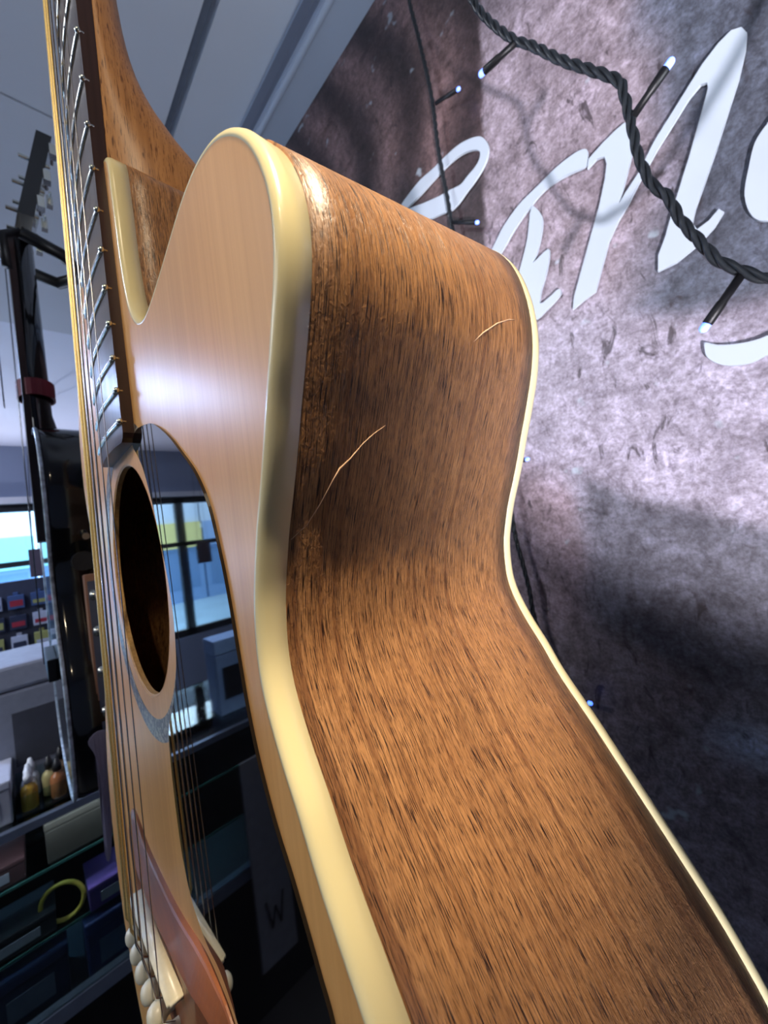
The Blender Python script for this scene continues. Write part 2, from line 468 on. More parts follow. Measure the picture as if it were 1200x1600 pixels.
col = m.mix(0.5, col, m.ramp(n6, [(0.36, (0.35, 0.32, 0.32)), (0.46, (1, 1, 1)), (0.6, (1.0, 1.0, 1.0)), (0.72, (1.5, 1.55, 1.62))]), 'MULTIPLY')
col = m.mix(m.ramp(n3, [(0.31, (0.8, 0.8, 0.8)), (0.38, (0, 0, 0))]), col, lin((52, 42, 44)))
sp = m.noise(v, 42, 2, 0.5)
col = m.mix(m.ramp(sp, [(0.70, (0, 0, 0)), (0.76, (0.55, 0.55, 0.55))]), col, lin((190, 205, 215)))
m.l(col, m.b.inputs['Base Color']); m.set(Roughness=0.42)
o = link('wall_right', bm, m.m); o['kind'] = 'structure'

# white printed lettering, raised off the mural to cast its drop shadow
LET = {
 'loop': ([(-0.1573, 0.6243), (-0.1438, 0.6287), (-0.1247, 0.6331), (-0.1069, 0.6354), (-0.0851, 0.6338), (-0.0667, 0.634), (-0.0447, 0.6326), (-0.027, 0.6268), (-0.0129, 0.6181), (-0.006, 0.6071), (-0.0038, 0.5966), (-0.0072, 0.5858), (-0.0147, 0.5783), (-0.0267, 0.5719), (-0.0412, 0.5668), (-0.0538, 0.5617), (-0.0676, 0.5601), (-0.0758, 0.5638), (-0.0958, 0.5701), (-0.1169, 0.5775), (-0.1505, 0.5914), (-0.1858, 0.6149), (-0.1833, 0.6279)],
          [[(-0.1419, 0.6134), (-0.129, 0.6089), (-0.1073, 0.6002), (-0.0816, 0.5913), (-0.0644, 0.5871), (-0.0481, 0.5821), (-0.036, 0.585), (-0.0242, 0.5878), (-0.0167, 0.5935), (-0.0159, 0.6017), (-0.0231, 0.609), (-0.0356, 0.6159), (-0.0517, 0.6198), (-0.0691, 0.6201), (-0.0877, 0.6185), (-0.1132, 0.6156), (-0.134, 0.6148)]],
          'white looped script letter on the dark brown part of the mural behind the guitar horn'),
 'arc': ([(-0.0422, 0.448), (-0.025, 0.4676), (-0.0144, 0.4777), (0.001, 0.4922), (0.0235, 0.5043), (0.0475, 0.5097), (0.0661, 0.5139), (0.0831, 0.5147), (0.0926, 0.5132), (0.0983, 0.5092), (0.0983, 0.5023), (0.0951, 0.4939), (0.0839, 0.4964), (0.0709, 0.4992), (0.0534, 0.4997), (0.0377, 0.4942), (0.0162, 0.482), (-0.0004, 0.4688), (-0.0152, 0.4576), (-0.0291, 0.4407)], [],
         'white curved sweep of script lettering rising to the left of the tall M'),
 'M': ([(0.0985, 0.4987), (0.1128, 0.504), (0.1247, 0.5071), (0.1331, 0.5079), (0.1387, 0.4997), (0.1389, 0.4901), (0.1341, 0.4732), (0.1262, 0.4536), (0.1184, 0.4364), (0.1249, 0.4432), (0.1369, 0.4534), (0.1521, 0.4725), (0.1658, 0.4851), (0.1787, 0.4971), (0.191, 0.5084), (0.2023, 0.5154), (0.2105, 0.5179), (0.2164, 0.5144), (0.2189, 0.5068), (0.2168, 0.4948), (0.2108, 0.4764), (0.2014, 0.4547), (0.1917, 0.4321), (0.1819, 0.4112), (0.1732, 0.3929), (0.1697, 0.382), (0.1722, 0.375), (0.1801, 0.3773), (0.1875, 0.3827), (0.1903, 0.3782), (0.1835, 0.3698), (0.1717, 0.3616), (0.1549, 0.355), (0.1407, 0.3547), (0.1427, 0.3691), (0.1499, 0.3831), (0.1585, 0.4047), (0.1665, 0.4229), (0.1743, 0.4405), (0.1822, 0.4603), (0.1882, 0.4751), (0.1922, 0.4858), (0.1922, 0.4909), (0.1882, 0.4931), (0.18, 0.4886), (0.1671, 0.4764), (0.1535, 0.4636), (0.1388, 0.4472), (0.1261, 0.431), (0.1165, 0.4213), (0.106, 0.4066), (0.0975, 0.3866), (0.0878, 0.364), (0.0754, 0.3609), (0.064, 0.3568), (0.0667, 0.369), (0.0783, 0.3945), (0.0918, 0.4244), (0.1025, 0.4478), (0.1103, 0.4691), (0.1134, 0.4817), (0.1124, 0.4902), (0.1054, 0.4932), (0.0964, 0.49)], [],
       'large white script letter M on the mural wall behind the twisted cable'),
 'n': ([(0.0357, 0.491), (0.0418, 0.4859), (0.0461, 0.4739), (0.0454, 0.4639), (0.0413, 0.4508), (0.0349, 0.4374), (0.0293, 0.4301), (0.0465, 0.4348), (0.0487, 0.4304), (0.0457, 0.4188), (0.0402, 0.4056), (0.0341, 0.3939), (0.0312, 0.384), (0.0315, 0.3808), (0.0344, 0.3801), (0.0443, 0.3831), (0.0526, 0.386), (0.0546, 0.3805), (0.0467, 0.3744), (0.0358, 0.3695), (0.0278, 0.3659), (0.0202, 0.3665), (-0.0072, 0.3798), (-0.0016, 0.4172), (0.0095, 0.4253), (0.0184, 0.4413), (0.0278, 0.4626)], [],
       'small white script letter low on the mural beside the guitar rim, under the curved sweep'),
 'o': ([(0.2271, 0.4316), (0.2213, 0.4278), (0.2137, 0.4193), (0.2081, 0.4022), (0.204, 0.3862), (0.204, 0.3725), (0.2073, 0.3609), (0.2133, 0.3547), (0.2221, 0.3529), (0.2351, 0.3631), (0.2411, 0.3888), (0.2375, 0.4172)], [],
       'white rounded script letter cut by the right edge, right of the M'),
 'swoosh': ([(0.1661, 0.2753), (0.1741, 0.2695), (0.1861, 0.2654), (0.1958, 0.2639), (0.2034, 0.2643), (0.2182, 0.268), (0.2202, 0.2541), (0.2017, 0.2488), (0.1919, 0.2463), (0.1802, 0.2487), (0.1712, 0.2546), (0.1656, 0.2627), (0.1651, 0.2699)], [],
            'white round-ended swoosh of lettering below the lowest cable light'),
}
for k, (out, holes, lab) in LET.items():
    bm = bmesh.new()
    sm = (lambda p: p) if k == 'M' else (lambda p: [tuple(q) for q in catmull(p, 4, True)])
    plate(bm, sm(out), [sm(h) for h in holes], WY - 0.0045, WY - 0.0015)
    bmesh.ops.recalc_face_normals(bm, faces=bm.faces[:])
    tag(link('wall_letter', bm, M_white), lab, 'letter', 'white script letters on the mural')

# ------------------------------------------------------------------ string lights


def light_string(label, path, bulbs, name='fairy_light_string'):
    root = empty(name, path[0], label, 'string lights', 'black cables of blue-white lights')
    off = Vector(path[0])
    P = resample([Vector(p) for p in catmull(path, 10)], 0.0012)
    bm = bmesh.new(); n = len(P)
    for s in range(3):
        pts = []; nrm = None; ph = 0
        for i, p in enumerate(P):
            t = (P[min(i + 1, n - 1)] - P[max(0, i - 1)]).normalized()
            if nrm is None: nrm = t.orthogonal().normalized()
            nrm = (nrm - t * nrm.dot(t)).normalized(); b = t.cross(nrm)
            a = 2 * math.pi * (s / 3 + i * 0.0012 / 0.034)
            pts.append(p - off + (nrm * math.cos(a) + b * math.sin(a)) * 0.00155)
        tube(bm, pts, 0.00140, 8)
    link('cable', bm, M_cable, root, True)
    for a, b in bulbs:
        a = Vector(a) - off; b = Vector(b) - off; d = (b - a).normalized(); L = (b - a).length
        bm = bmesh.new()
        tube(bm, [a, a + d * L * 0.45, a + d * L * 0.5, a + d * L * 0.86, a + d * L * 0.88], [0.0023, 0.0022, 0.0026, 0.0027, 0.0022], 12)
        h = link('bulb_holder', bm, M_black, root, True)
        bm = bmesh.new(); c = a + d * L * 0.86
        tube(bm, [c, c + d * 0.0030, c + d * 0.0042, c + d * 0.0049, c + d * 0.0052], [0.0022, 0.0023, 0.0020, 0.0012, 0.0003], 12)
        link('bulb', bm, M_led, h, True)
    return root


light_string('thick twisted black cable of lights curving in front of the white M',
             [(0.0664, 0.25, 0.589), (0.0749, 0.25, 0.5474), (0.0869, 0.25, 0.5161), (0.101, 0.25, 0.4886), (0.111, 0.25, 0.4743), (0.129, 0.25, 0.4448), (0.1424, 0.25, 0.4256), (0.1562, 0.25, 0.405), (0.1584, 0.25, 0.3955), (0.1596, 0.25, 0.3782), (0.1604, 0.25, 0.3634), (0.1612, 0.25, 0.3509), (0.1653, 0.25, 0.3319), (0.1715, 0.25, 0.3195), (0.1755, 0.25, 0.3033), (0.1831, 0.25, 0.2835), (0.1884, 0.25, 0.2712), (0.1962, 0.25, 0.2613), (0.2048, 0.25, 0.2522), (0.2174, 0.25, 0.2472), (0.26, 0.25, 0.26), (0.33, 0.26, 0.36), (0.36, 0.28, 0.52)],
             [((0.1022, 0.25, 0.4864), (0.0718, 0.25, 0.4907)), ((0.1611, 0.25, 0.3769), (0.1817, 0.25, 0.3914)), ((0.1959, 0.25, 0.2587), (0.1777, 0.25, 0.2374))])
light_string('thin-looking black cable of lights hanging close to the mural behind the guitar',
             [(-0.082, 0.405, 0.94), (-0.0804, 0.405, 0.8624), (-0.0736, 0.405, 0.8), (-0.0661, 0.405, 0.7115), (-0.067, 0.405, 0.6411), (-0.0632, 0.405, 0.5676), (-0.0609, 0.405, 0.5051), (-0.0524, 0.405, 0.4144), (-0.0404, 0.405, 0.3089), (-0.0343, 0.405, 0.2012), (-0.0334, 0.405, 0.1208), (-0.0283, 0.405, 0.0809), (-0.0246, 0.405, 0.0495), (-0.0235, 0.405, 0.0184), (-0.017, 0.405, -0.0194), (-0.0024, 0.405, -0.0769)],
             [((-0.0594, 0.402, 0.6947), (-0.0213, 0.40, 0.6783)), ((-0.0581, 0.402, 0.5313), (-0.0207, 0.40, 0.5049)), ((-0.0345, 0.402, 0.2052), (0.0001, 0.40, 0.2051)), ((-0.0024, 0.402, -0.0769), (0.0322, 0.40, -0.0726))])

# ------------------------------------------------------------------ the guitar
OUT_T = [(0.0, 0.311), (0.014, 0.311), (0.026, 0.3105), (0.0325, 0.306), (0.0334, 0.293), (0.0342, 0.283), (0.0350, 0.266), (0.039, 0.2464), (0.0462, 0.2358), (0.0539, 0.2310), (0.0626, 0.2296), (0.0793, 0.2322), (0.0928, 0.2353),
         (0.1038, 0.2376), (0.1142, 0.2383), (0.1207, 0.2372), (0.1257, 0.2355), (0.13, 0.2332), (0.1332, 0.2307), (0.1361, 0.228), (0.1387, 0.2249), (0.1409, 0.2213), (0.1422, 0.2184), (0.1436, 0.2145), (0.1444, 0.2103), (0.1445, 0.2062), (0.144, 0.2022), (0.143, 0.1983), (0.1418, 0.1949), (0.1396, 0.1896), (0.1374, 0.184), (0.1352, 0.1792), (0.1315, 0.17), (0.1276, 0.1613), (0.1243, 0.1544), (0.1216, 0.147), (0.1194, 0.1407), (0.1178, 0.1315), (0.1175, 0.1277), (0.1177, 0.1239), (0.1185, 0.1194), (0.12, 0.1148), (0.1215, 0.1111), (0.1231, 0.1075), (0.1251, 0.1035), (0.1271, 0.1002), (0.1290, 0.0962), (0.1319, 0.0898), (0.1354, 0.0836), (0.1383, 0.0790), (0.1408, 0.0748), (0.1432, 0.0709),
         (0.1496, 0.0595), (0.1585, 0.044), (0.165, 0.0325), (0.1701, 0.0234), (0.1741, 0.015), (0.1784, 0.0052), (0.186, -0.016), (0.191, -0.040), (0.193, -0.070), (0.189, -0.10), (0.178, -0.13), (0.158, -0.153), (0.13, -0.168), (0.09, -0.177), (0.045, -0.181)]
OUT_B = [(0.0, -0.182), (-0.045, -0.181), (-0.09, -0.177), (-0.13, -0.168), (-0.158, -0.153), (-0.178, -0.13), (-0.189, -0.10), (-0.193, -0.070), (-0.191, -0.040), (-0.186, -0.016), (-0.176, 0.010), (-0.158, 0.044), (-0.143, 0.071), (-0.127, 0.10), (-0.118, 0.125), (-0.120, 0.147), (-0.130, 0.17), (-0.140, 0.19), (-0.1445, 0.21), (-0.141, 0.235), (-0.128, 0.262), (-0.105, 0.285), (-0.075, 0.301), (-0.045, 0.309), (-0.02, 0.311)]
P = resample(catmull(OUT_T + OUT_B, 6, True), 0.002, True)
P = smooth_closed([Vector(p) for p in P], 4)
N = normals_closed(P)


def dG(z): return interp(z, [-0.2, 0.05, 0.10, 0.13, 0.20, 0.25, 0.31], [0.1055, 0.1055, 0.1050, 0.104, 0.094, 0.093, 0.090])


def lift(p, y):
    """the horn leans back and out a little towards the back of the body"""
    if p.x < 0.03 or p.y < 0.19: return 0, 0
    k = sstep((p.y - 0.197) / 0.036) * sstep((p.x - 0.03) / 0.09)
    return 0.003 * k * y / 0.095, 0.0125 * k * (y / 0.095)


guitar = empty('acoustic_guitar', (0, 0, 0), 'honey-coloured acoustic guitar with rounded cutaway, cream binding and black pickguard, filling the foreground', 'guitar')
HC = (0.0, 0.1422); HR = 0.0500
hole = [(HC[0] + HR * math.cos(a), HC[1] + HR * math.sin(a)) for a in [2 * math.pi * k / 72 for k in range(72)]]
bm = bmesh.new(); plate(bm, [tuple(p) for p in P], [hole], 0.0, 0.0022); bmesh.ops.recalc_face_normals(bm, faces=bm.faces[:])
link('soundboard', bm, M_top, guitar)
# rim
def prof_side(i):
    p = P[i]; g = dG(p.y); out = []
    ys_ = [0.0064 + (g - 0.0064) * k / 10 for k in range(11)]
    for y in ys_: out.append((0.0019, y, *lift(p, y)))
    for y in (g, 0.0064): out.append((-0.0008, y, *lift(p, y)))
    return out
bm = bmesh.new(); sweep(bm, P, N, prof_side); link('side_panel', bm, M_side, guitar, True)
def prof_bf(i):
    p = P[i]
    return [(-0.0008, 0.0064, 0, 0), (-0.0002, 0.0002, 0, 0), (0.0, -0.00005, 0, 0), (0.0006, 0.0, 0, 0), (0.0012, 0.0003, 0, 0), (0.0017, 0.0008, 0, 0), (0.0020, 0.0016, 0, 0), (0.0020, 0.0064, 0, 0)]
bm = bmesh.new(); sweep(bm, P, N, prof_bf)
tag(link('front_binding', bm, M_bind, guitar, True), 'cream plastic binding round the front edge')
def prof_bb(i):
    p = P[i]; g = dG(p.y); L = lambda y: lift(p, y)
    return [(0.0020, g, *L(g)), (0.0020, g + 0.0042, *L(g)), (0.0017, g + 0.0054, *L(g)), (0.0010, g + 0.0062, *L(g)), (0.0, g + 0.0066, *L(g)), (-0.002, g + 0.0066, *L(g)), (-0.002, g, *L(g))]
bm = bmesh.new(); sweep(bm, P, N, prof_bb)
tag(link('back_binding', bm, M_bind, guitar, True), 'cream plastic binding round the back edge')
# back: same outline, following the body depth
bm = bmesh.new(); plate(bm, [tuple(p) for p in P], [], 0.0, 0.003)
for v in bm.verts:
    q = Vector((v.co.x, v.co.z)); dx, dz = lift(q, 0.095); v.co.y += dG(q.y) + 0.0030; v.co.x += dx; v.co.z += dz
bmesh.ops.recalc_face_normals(bm, faces=bm.faces[:]); link('back_panel', bm, M_inner, guitar)
# inside braces seen through the sound hole
bm = bmesh.new()
for z in (0.07, 0.20): box(bm, (-0.11, dG(z) - 0.012, z - 0.006), (0.11, dG(z) + 0.003, z + 0.006))
box(bm, (-0.012, dG(0.1) - 0.001, -0.17), (0.012, dG(0.1) + 0.0030, 0.30))
link('back_brace', bm, M_edge, guitar)
bm = bmesh.new()
box(bm, (-0.10, 0.003, 0.205), (0.10, 0.010, 0.215)); link('top_brace', bm, M_edge, guitar)
# hole rim: bare edge of the spruce
bm = bmesh.new()
for k in range(96):
    a0, a1 = 2 * math.pi * k / 96, 2 * math.pi * (k + 1) / 96
    pts = lambda a: [(HC[0] + r * math.cos(a), y, HC[1] + r * math.sin(a)) for r, y in ((HR + 0.0004, -0.0001), (HR - 0.0006, 0.0004), (HR - 0.0006, 0.0024), (HR + 0.004, 0.0024))]
    A = [bm.verts.new(p) for p in pts(a0)]; B = [bm.verts.new(p) for p in pts(a1)]
    for j in range(3): bm.faces.new((A[j], A[j + 1], B[j + 1], B[j]))
bmesh.ops.remove_doubles(bm, verts=bm.verts[:], dist=1e-6)
link('sound_hole_rim', bm, M_edge, guitar)
# rosette: grey ring of leaf flecks let into the top
bm = bmesh.new(); ring = lambda r: [(HC[0] + r * math.cos(a), HC[1] + r * math.sin(a)) for a in [2 * math.pi * k / 96 for k in range(96)]]
plate(bm, ring(0.0680), [ring(0.0590)], -0.00012, 0.0)
m = Mat('rosette_print'); v = m.coords('Object', (330, 330, 330)); f = m.noise(v, 1, 2, 0.5, 1.6)
m.l(m.ramp(f, [(0.50, lin((74, 74, 80))), (0.56, lin((150, 142, 130)))]), m.b.inputs['Base Color']); m.set(Roughness=0.35)
link('rosette', bm, m.m, guitar)

# fretboard ------------------------------------------------------
SL = 0.648
def fz(n): return SL * 2 ** (-n / 12)
Z0 = fz(20); ZE = 0.1968
def hw(z): return 0.0291 + (0.0215 - 0.0291) * (z - Z0) / (SL - Z0)
def ybot(z): return interp(z, [0.19, 0.21, 0.37, 0.66], [0.0, 0.0, 0.0022, 0.0045])
def ytop(x, z): return -0.0040 + 0.0022 * max(0, z - Z0) / (SL - Z0) - (hw(z) ** 2 - x * x) / (2 * 0.3)
bm = bmesh.new(); zz = [ZE, ZE + 0.0012, ZE + 0.003] + [ZE + 0.003 + (SL - ZE - 0.003) * k / 40 for k in range(1, 41)]
rows = []
for i, z in enumerate(zz):
    ins = (0.004, 0.0012, 0.0)[i] if i < 3 else 0
    w = hw(z) - ins; r = []
    for k in range(-8, 9):
        x = w * k / 8; r.append((x, ytop(x * hw(z) / w, z), z))
    r += [(w, ytop(w, z) + 0.0008, z), (w, ybot(z), z), (-w, ybot(z), z), (-w, ytop(w, z) + 0.0008, z)]
    if i == 0: r = [(x, y, z) for x, y, z in r]
    rows.append([bm.verts.new(p) for p in r])
m_n = len(rows[0])
for a, b in zip(rows, rows[1:]):
    for k in range(m_n): bm.faces.new((a[k], a[(k + 1) % m_n], b[(k + 1) % m_n], b[k]))
bm.faces.new(rows[0][::-1]); bm.faces.new(rows[-1]); bmesh.ops.recalc_face_normals(bm, faces=bm.faces[:])
board = tag(link('fretboard', bm, M_board, guitar), 'dark rosewood fretboard')
for n in range(1, 21):
    z = fz(n); w = hw(z); bm = bmesh.new(); K = 14
    secs = []
    for k in range(K + 1):
        x = -w + 2 * w * k / K; y = ytop(x, z)
        fall = 0.0002 if k in (0, K) else 0.0
        sec = [(x, y + 0.0003, z - 0.0011), (x, y - 0.0005 + fall, z - 0.0010), (x, y - 0.0010 + fall, z - 0.0004), (x, y - 0.0010 + fall, z + 0.0004), (x, y - 0.0005 + fall, z + 0.0010), (x, y + 0.0003, z + 0.0011)]
        secs.append([bm.verts.new(p) for p in sec])
    for a, b in zip(secs, secs[1:]):
        for k in range(6): bm.faces.new((a[k], a[(k + 1) % 6], b[(k + 1) % 6], b[k]))
    bm.faces.new(secs[0][::-1]); bm.faces.new(secs[-1]); bmesh.ops.recalc_face_normals(bm, faces=bm.faces[:])
    box(bm, (w - 0.0005, ytop(w, z) - 0.0002, z - 0.0003), (w + 0.0001, ytop(w, z) + 0.0016, z + 0.0003))
    bmesh.ops.create_uvsphere(bm, u_segments=12, v_segments=8, radius=0.00115, matrix=Matrix.Translation((w - 0.0004, ytop(w, z) - 0.0004, z)))
    link('fret', bm, M_fret, board, True)
# neck and heel ---------------------------------------------------
NZ = [0.311, 0.318, 0.326, 0.334, 0.342, 0.3492, 0.3539, 0.3627, 0.3748, 0.3885, 0.4003, 0.4128, 0.45, 0.55, 0.648, 0.655]
ND = [0.0945, 0.088, 0.073, 0.055, 0.041, 0.0335, 0.0290, 0.0240, 0.0205, 0.0186, 0.0176, 0.0170, 0.0172, 0.0165, 0.0155, 0.0155]
bm = bmesh.new(); secs = []
zs_ = resample([Vector((a, b)) for a, b in catmull(list(zip(NZ, ND)), 4)], 0.004)
for q in zs_:
    z, d = q.x, q.y; w = hw(z) - 0.0002; yb = ybot(z); e = 1.0 if z > 0.40 else 0.62 + 0.38 * sstep((z - 0.33) / 0.07)
    wb = w * (1.0)
    r = []
    for k in range(25):
        a = math.pi * k / 24; c, s = math.cos(a), math.sin(a)
        x = wb * math.copysign(abs(c) ** e, c); y = yb + (d - yb) * abs(s) ** e
        nar = 1 - 0.30 * sstep((y - 0.03) / 0.06)
        r.append(bm.verts.new((x * nar, y, z)))
    secs.append(r)
for a, b in zip(secs, secs[1:]):
    for k in range(24): bm.faces.new((a[k], a[k + 1], b[k + 1], b[k]))
    bm.faces.new((a[24], a[0], b[0], b[24]))
bm.faces.new(secs[0][::-1]); bm.faces.new(secs[-1]); bmesh.ops.recalc_face_normals(bm, faces=bm.faces[:])
link('neck', bm, M_neck, guitar, True)
# wedge of heel wood that fills the corner between neck and rim below the joint line
bm = bmesh.new(); box(bm, (-0.030, 0.0064, 0.300), (0.030, 0.090, 0.3112)); link('neck_block', bm, M_neck, guitar)
# headstock, nut, tuners (above the picture)
bm = bmesh.new(); plate(bm, [(-0.022, 0.652), (-0.036, 0.675), (-0.038, 0.83), (-0.02, 0.838), (0, 0.833), (0.02, 0.838), (0.038, 0.83), (0.036, 0.675), (0.022, 0.652)], [], 0.0, 0.015)
for v in bm.verts: v.co.y += (v.co.z - 0.652) * 0.2
bmesh.ops.recalc_face_normals(bm, faces=bm.faces[:])
head = link('headstock', bm, M_neck, guitar)
boxm('nut', (-0.0215, -0.0050, 0.648), (0.0215, 0.003, 0.6535), M_bone, guitar, 0.0008)
for s in (-1, 1):
    for k in range(3):
        z = 0.70 + 0.045 * k; y = (z - 0.652) * 0.2
        bm = bmesh.new(); tube(bm, [(s * 0.024, y - 0.014, z), (s * 0.024, y + 0.016, z)], 0.0032, 12); tube(bm, [(s * 0.03, y + 0.02, z), (s * 0.05, y + 0.02, z)], 0.002, 8)
        box(bm, (s * 0.055 - 0.006, y + 0.017, z - 0.009), (s * 0.055 + 0.006, y + 0.023, z + 0.009))
        link('tuner', bm, M_fret, guitar)
# strings ----------------------------------------------------------
rad = [0.00080, 0.00056, 0.00045, 0.00036, 0.00024, 0.00019]
ynut = [-0.0046, -0.0047, -0.0046, -0.0043, -0.0038, -0.0032]; ysad = [-0.0129, -0.0130, -0.0129, -0.0125, -0.0119, -0.0111]
for i in range(6):
    xn = -0.0185 + 0.0074 * i; xb = -0.0265 + 0.0106 * i
    zb = -0.011 + 0.0014 * i
    bm = bmesh.new()
    ang = [(xn * 0.6 + (0.012 if i > 2 else -0.012), -0.002, 0.70), (xn, -0.0080, SL)]
    main = [(xn + (xb - xn) * t, ynut[i] + (ysad[i] - ynut[i]) * t, SL + (zb - SL) * t) for t in [k / 30 for k in range(31)]]
    tail = [(xb, -0.0110, -0.0150), (xb, -0.0065, -0.0185)]
    tube(bm, ang[:1] + main + tail, rad[i], 8)
    link('string', bm, M_bronze if i < 2 else M_steel, guitar, True)
# bridge, saddle, pins ---------------------------------------------
bot = catmull([(-0.082, 0.002), (-0.0685, 0.0105), (-0.0389, 0.0060), (-0.0081, 0.0068), (0.0175, 0.0095), (0.0469, 0.0160), (0.0612, 0.0155), (0.0705, 0.0130), (0.080, 0.004), (0.083, -0.012), (0.078, -0.027), (0.055, -0.034), (0.02, -0.038), (-0.02, -0.038), (-0.055, -0.034), (-0.078, -0.029), (-0.084, -0.014)], 6, True)
bot = [Vector(p) for p in resample(bot, 0.003, True)]; nb = normals_closed(bot)
bm = bmesh.new(); rows = []
for off, y in ((0, 0.0), (0, -0.0016), (-0.0006, -0.0022), (-0.007, -0.0058), (-0.0078, -0.0062)):
    rows.append([bm.verts.new((p.x + n_.x * off, y * (1 if abs(p.x) < 0.045 else 1 - 0.45 * sstep((abs(p.x) - 0.045) / 0.03)), p.y + n_.y * off)) for p, n_ in zip(bot, nb)])
for a, b in zip(rows, rows[1:]):
    for k in range(len(a)): bm.faces.new((a[k], a[(k + 1) % len(a)], b[(k + 1) % len(a)], b[k]))
bm.faces.new(rows[0][::-1]); f = bm.faces.new(rows[-1]); bmesh.ops.triangulate(bm, faces=[f])
bmesh.ops.recalc_face_normals(bm, faces=bm.faces[:])
bridge = tag(link('bridge', bm, M_bridge, guitar), 'reddish brown bridge with darker streaks')
bm = bmesh.new()
vs = box(bm, (-0.0365, -0.0108, -0.0016), (0.0365, -0.0040, 0.0016))
for v in vs: v.co.z += -0.0065 + 0.115 * v.co.x
bmesh.ops.bevel(bm, geom=bm.edges[:], offset=0.0009, segments=3, affect='EDGES')
link('saddle', bm, M_bone, bridge, True)
for i in range(6):
    x = -0.0265 + 0.0106 * i; z = -0.0205; bm = bmesh.new()
    prof = [(0.0001, -0.0146), (0.0016, -0.0144), (0.0029, -0.0137), (0.0037, -0.0124), (0.0040, -0.0108), (0.0037, -0.0092), (0.0028, -0.0080), (0.0026, -0.0050)]
    seg = 20; rr = [[bm.verts.new((x + r * math.cos(2 * math.pi * k / seg), y, z + r * math.sin(2 * math.pi * k / seg))) for k in range(seg)] for r, y in prof]
    for a, b in zip(rr, rr[1:]):
        for k in range(seg): bm.faces.new((a[k], a[(k + 1) % seg], b[(k + 1) % seg], b[k]))
    bm.faces.new(rr[0]); bmesh.ops.recalc_face_normals(bm, faces=bm.faces[:])
    link('bridge_pin', bm, M_bone, bridge, True)
# pickguard --------------------------------------------------------
PG = [(0.0270, 0.1950), (0.0300, 0.1983), (0.0372, 0.1992), (0.0499, 0.1973), (0.0598, 0.1947), (0.0739, 0.1873), (0.0856, 0.1789), (0.0942, 0.1719), (0.1008, 0.1627), (0.1048, 0.1498), (0.107, 0.1391), (0.1088, 0.1256), (0.1104, 0.1146), (0.1133, 0.1035), (0.1178, 0.0928), (0.1225, 0.085), (0.1268, 0.0768), (0.1300, 0.070), (0.1330, 0.0633), (0.136, 0.045), (0.132, 0.022), (0.118, 0.006), (0.098, 0.004),
      (0.085, 0.012), (0.0735, 0.0200), (0.0647, 0.0232), (0.0540, 0.0232), (0.0437, 0.0265), (0.0374, 0.0322), (0.0325, 0.0447), (0.0310, 0.0639), (0.0318, 0.078), (0.0343, 0.0876), (0.045, 0.0993), (0.0523, 0.1098), (0.056, 0.119), (0.0578, 0.1319), (0.0560, 0.1445), (0.0522, 0.1553), (0.0475, 0.169), (0.0398, 0.183), (0.0330, 0.1900)]
bm = bmesh.new(); pg = [Vector(p) for p in resample(catmull(PG, 5, True), 0.002, True)]; npg = normals_closed(pg)
plate(bm, [tuple(p) for p in pg], [], -0.0008, 0.0)
bmesh.ops.recalc_face_normals(bm, faces=bm.faces[:])
tag(link('pickguard', bm, M_guard, guitar), 'glossy black pickguard')
# scratches in the lacquer of the side
def scratch(pts, ws, lab):
    bm = bmesh.new(); tube(bm, pts, ws, 6); tag(link('scratch', bm, M_scr, guitar, True), lab)
M_scr = plain('bare_wood_scratch', (206, 170, 138), 0.7)
scratch([(0.1254, 0.0070, 0.1519), (0.1266, 0.0107, 0.1547), (0.1286, 0.0134, 0.1589), (0.1308, 0.0160, 0.1638), (0.1319, 0.0174, 0.1661), (0.1328, 0.0200, 0.1682), (0.1342, 0.0232, 0.1715), (0.1351, 0.0260, 0.1737), (0.1359, 0.0295, 0.1758)],
        [0.00008, 0.00010, 0.00012, 0.00018, 0.00026, 0.00018, 0.00012, 0.00010, 0.00005], 'long pale scratch across the wooden side')
scratch([(0.1450, 0.0586, 0.1990), (0.1459, 0.0631, 0.2024), (0.1465, 0.0708, 0.2069), (0.1468, 0.0781, 0.2100), (0.1469, 0.0823, 0.2110)],
        [0.00008, 0.00020, 0.00022, 0.00016, 0.00006], 'short curved scratch near the back edge of the wooden side')

# ------------------------------------------------------------------ black guitar further along the wall
g2 = empty('black_guitar', (-0.55, 0.0, 0.018), 'glossy black guitar hanging further along the wall, seen edge-on behind the strings', 'guitar')
bo = [(0, 0.325), (0.06, 0.322), (0.11, 0.305), (0.14, 0.27), (0.150, 0.23), (0.145, 0.18), (0.128, 0.14), (0.125, 0.10), (0.14, 0.05), (0.165, 0.0), (0.172, -0.05), (0.165, -0.10), (0.14, -0.14), (0.09, -0.163), (0, -0.17)]
bo = bo + [(-x, z) for x, z in bo[-2:0:-1]]
Pb = smooth_closed([Vector(p) for p in resample(catmull(bo, 5, True), 0.006, True)], 2); Nb = normals_closed(Pb)
bm = bmesh.new(); sweep(bm, Pb, Nb, lambda i: [(-0.004, -0.013, 0, 0), (0.0, -0.010, 0, 0), (0.0015, -0.004, 0, 0), (0.0015, 0.085, 0, 0), (-0.004, 0.090, 0, 0)], closed_prof=False)
link('body_rim', bm, M_blackgloss, g2, True)
bm = bmesh.new(); plate(bm, [tuple(p + n_ * -0.0035) for p, n_ in zip(Pb, Nb)], [], -0.013, 0.0895); bmesh.ops.recalc_face_normals(bm, faces=bm.faces[:]); link('body', bm, M_blackgloss, g2)
bm = bmesh.new(); tube(bm, [(p.x, -0.0125, p.y) for p in Pb] + [(Pb[0].x, -0.0125, Pb[0].y)], 0.0022, 6)
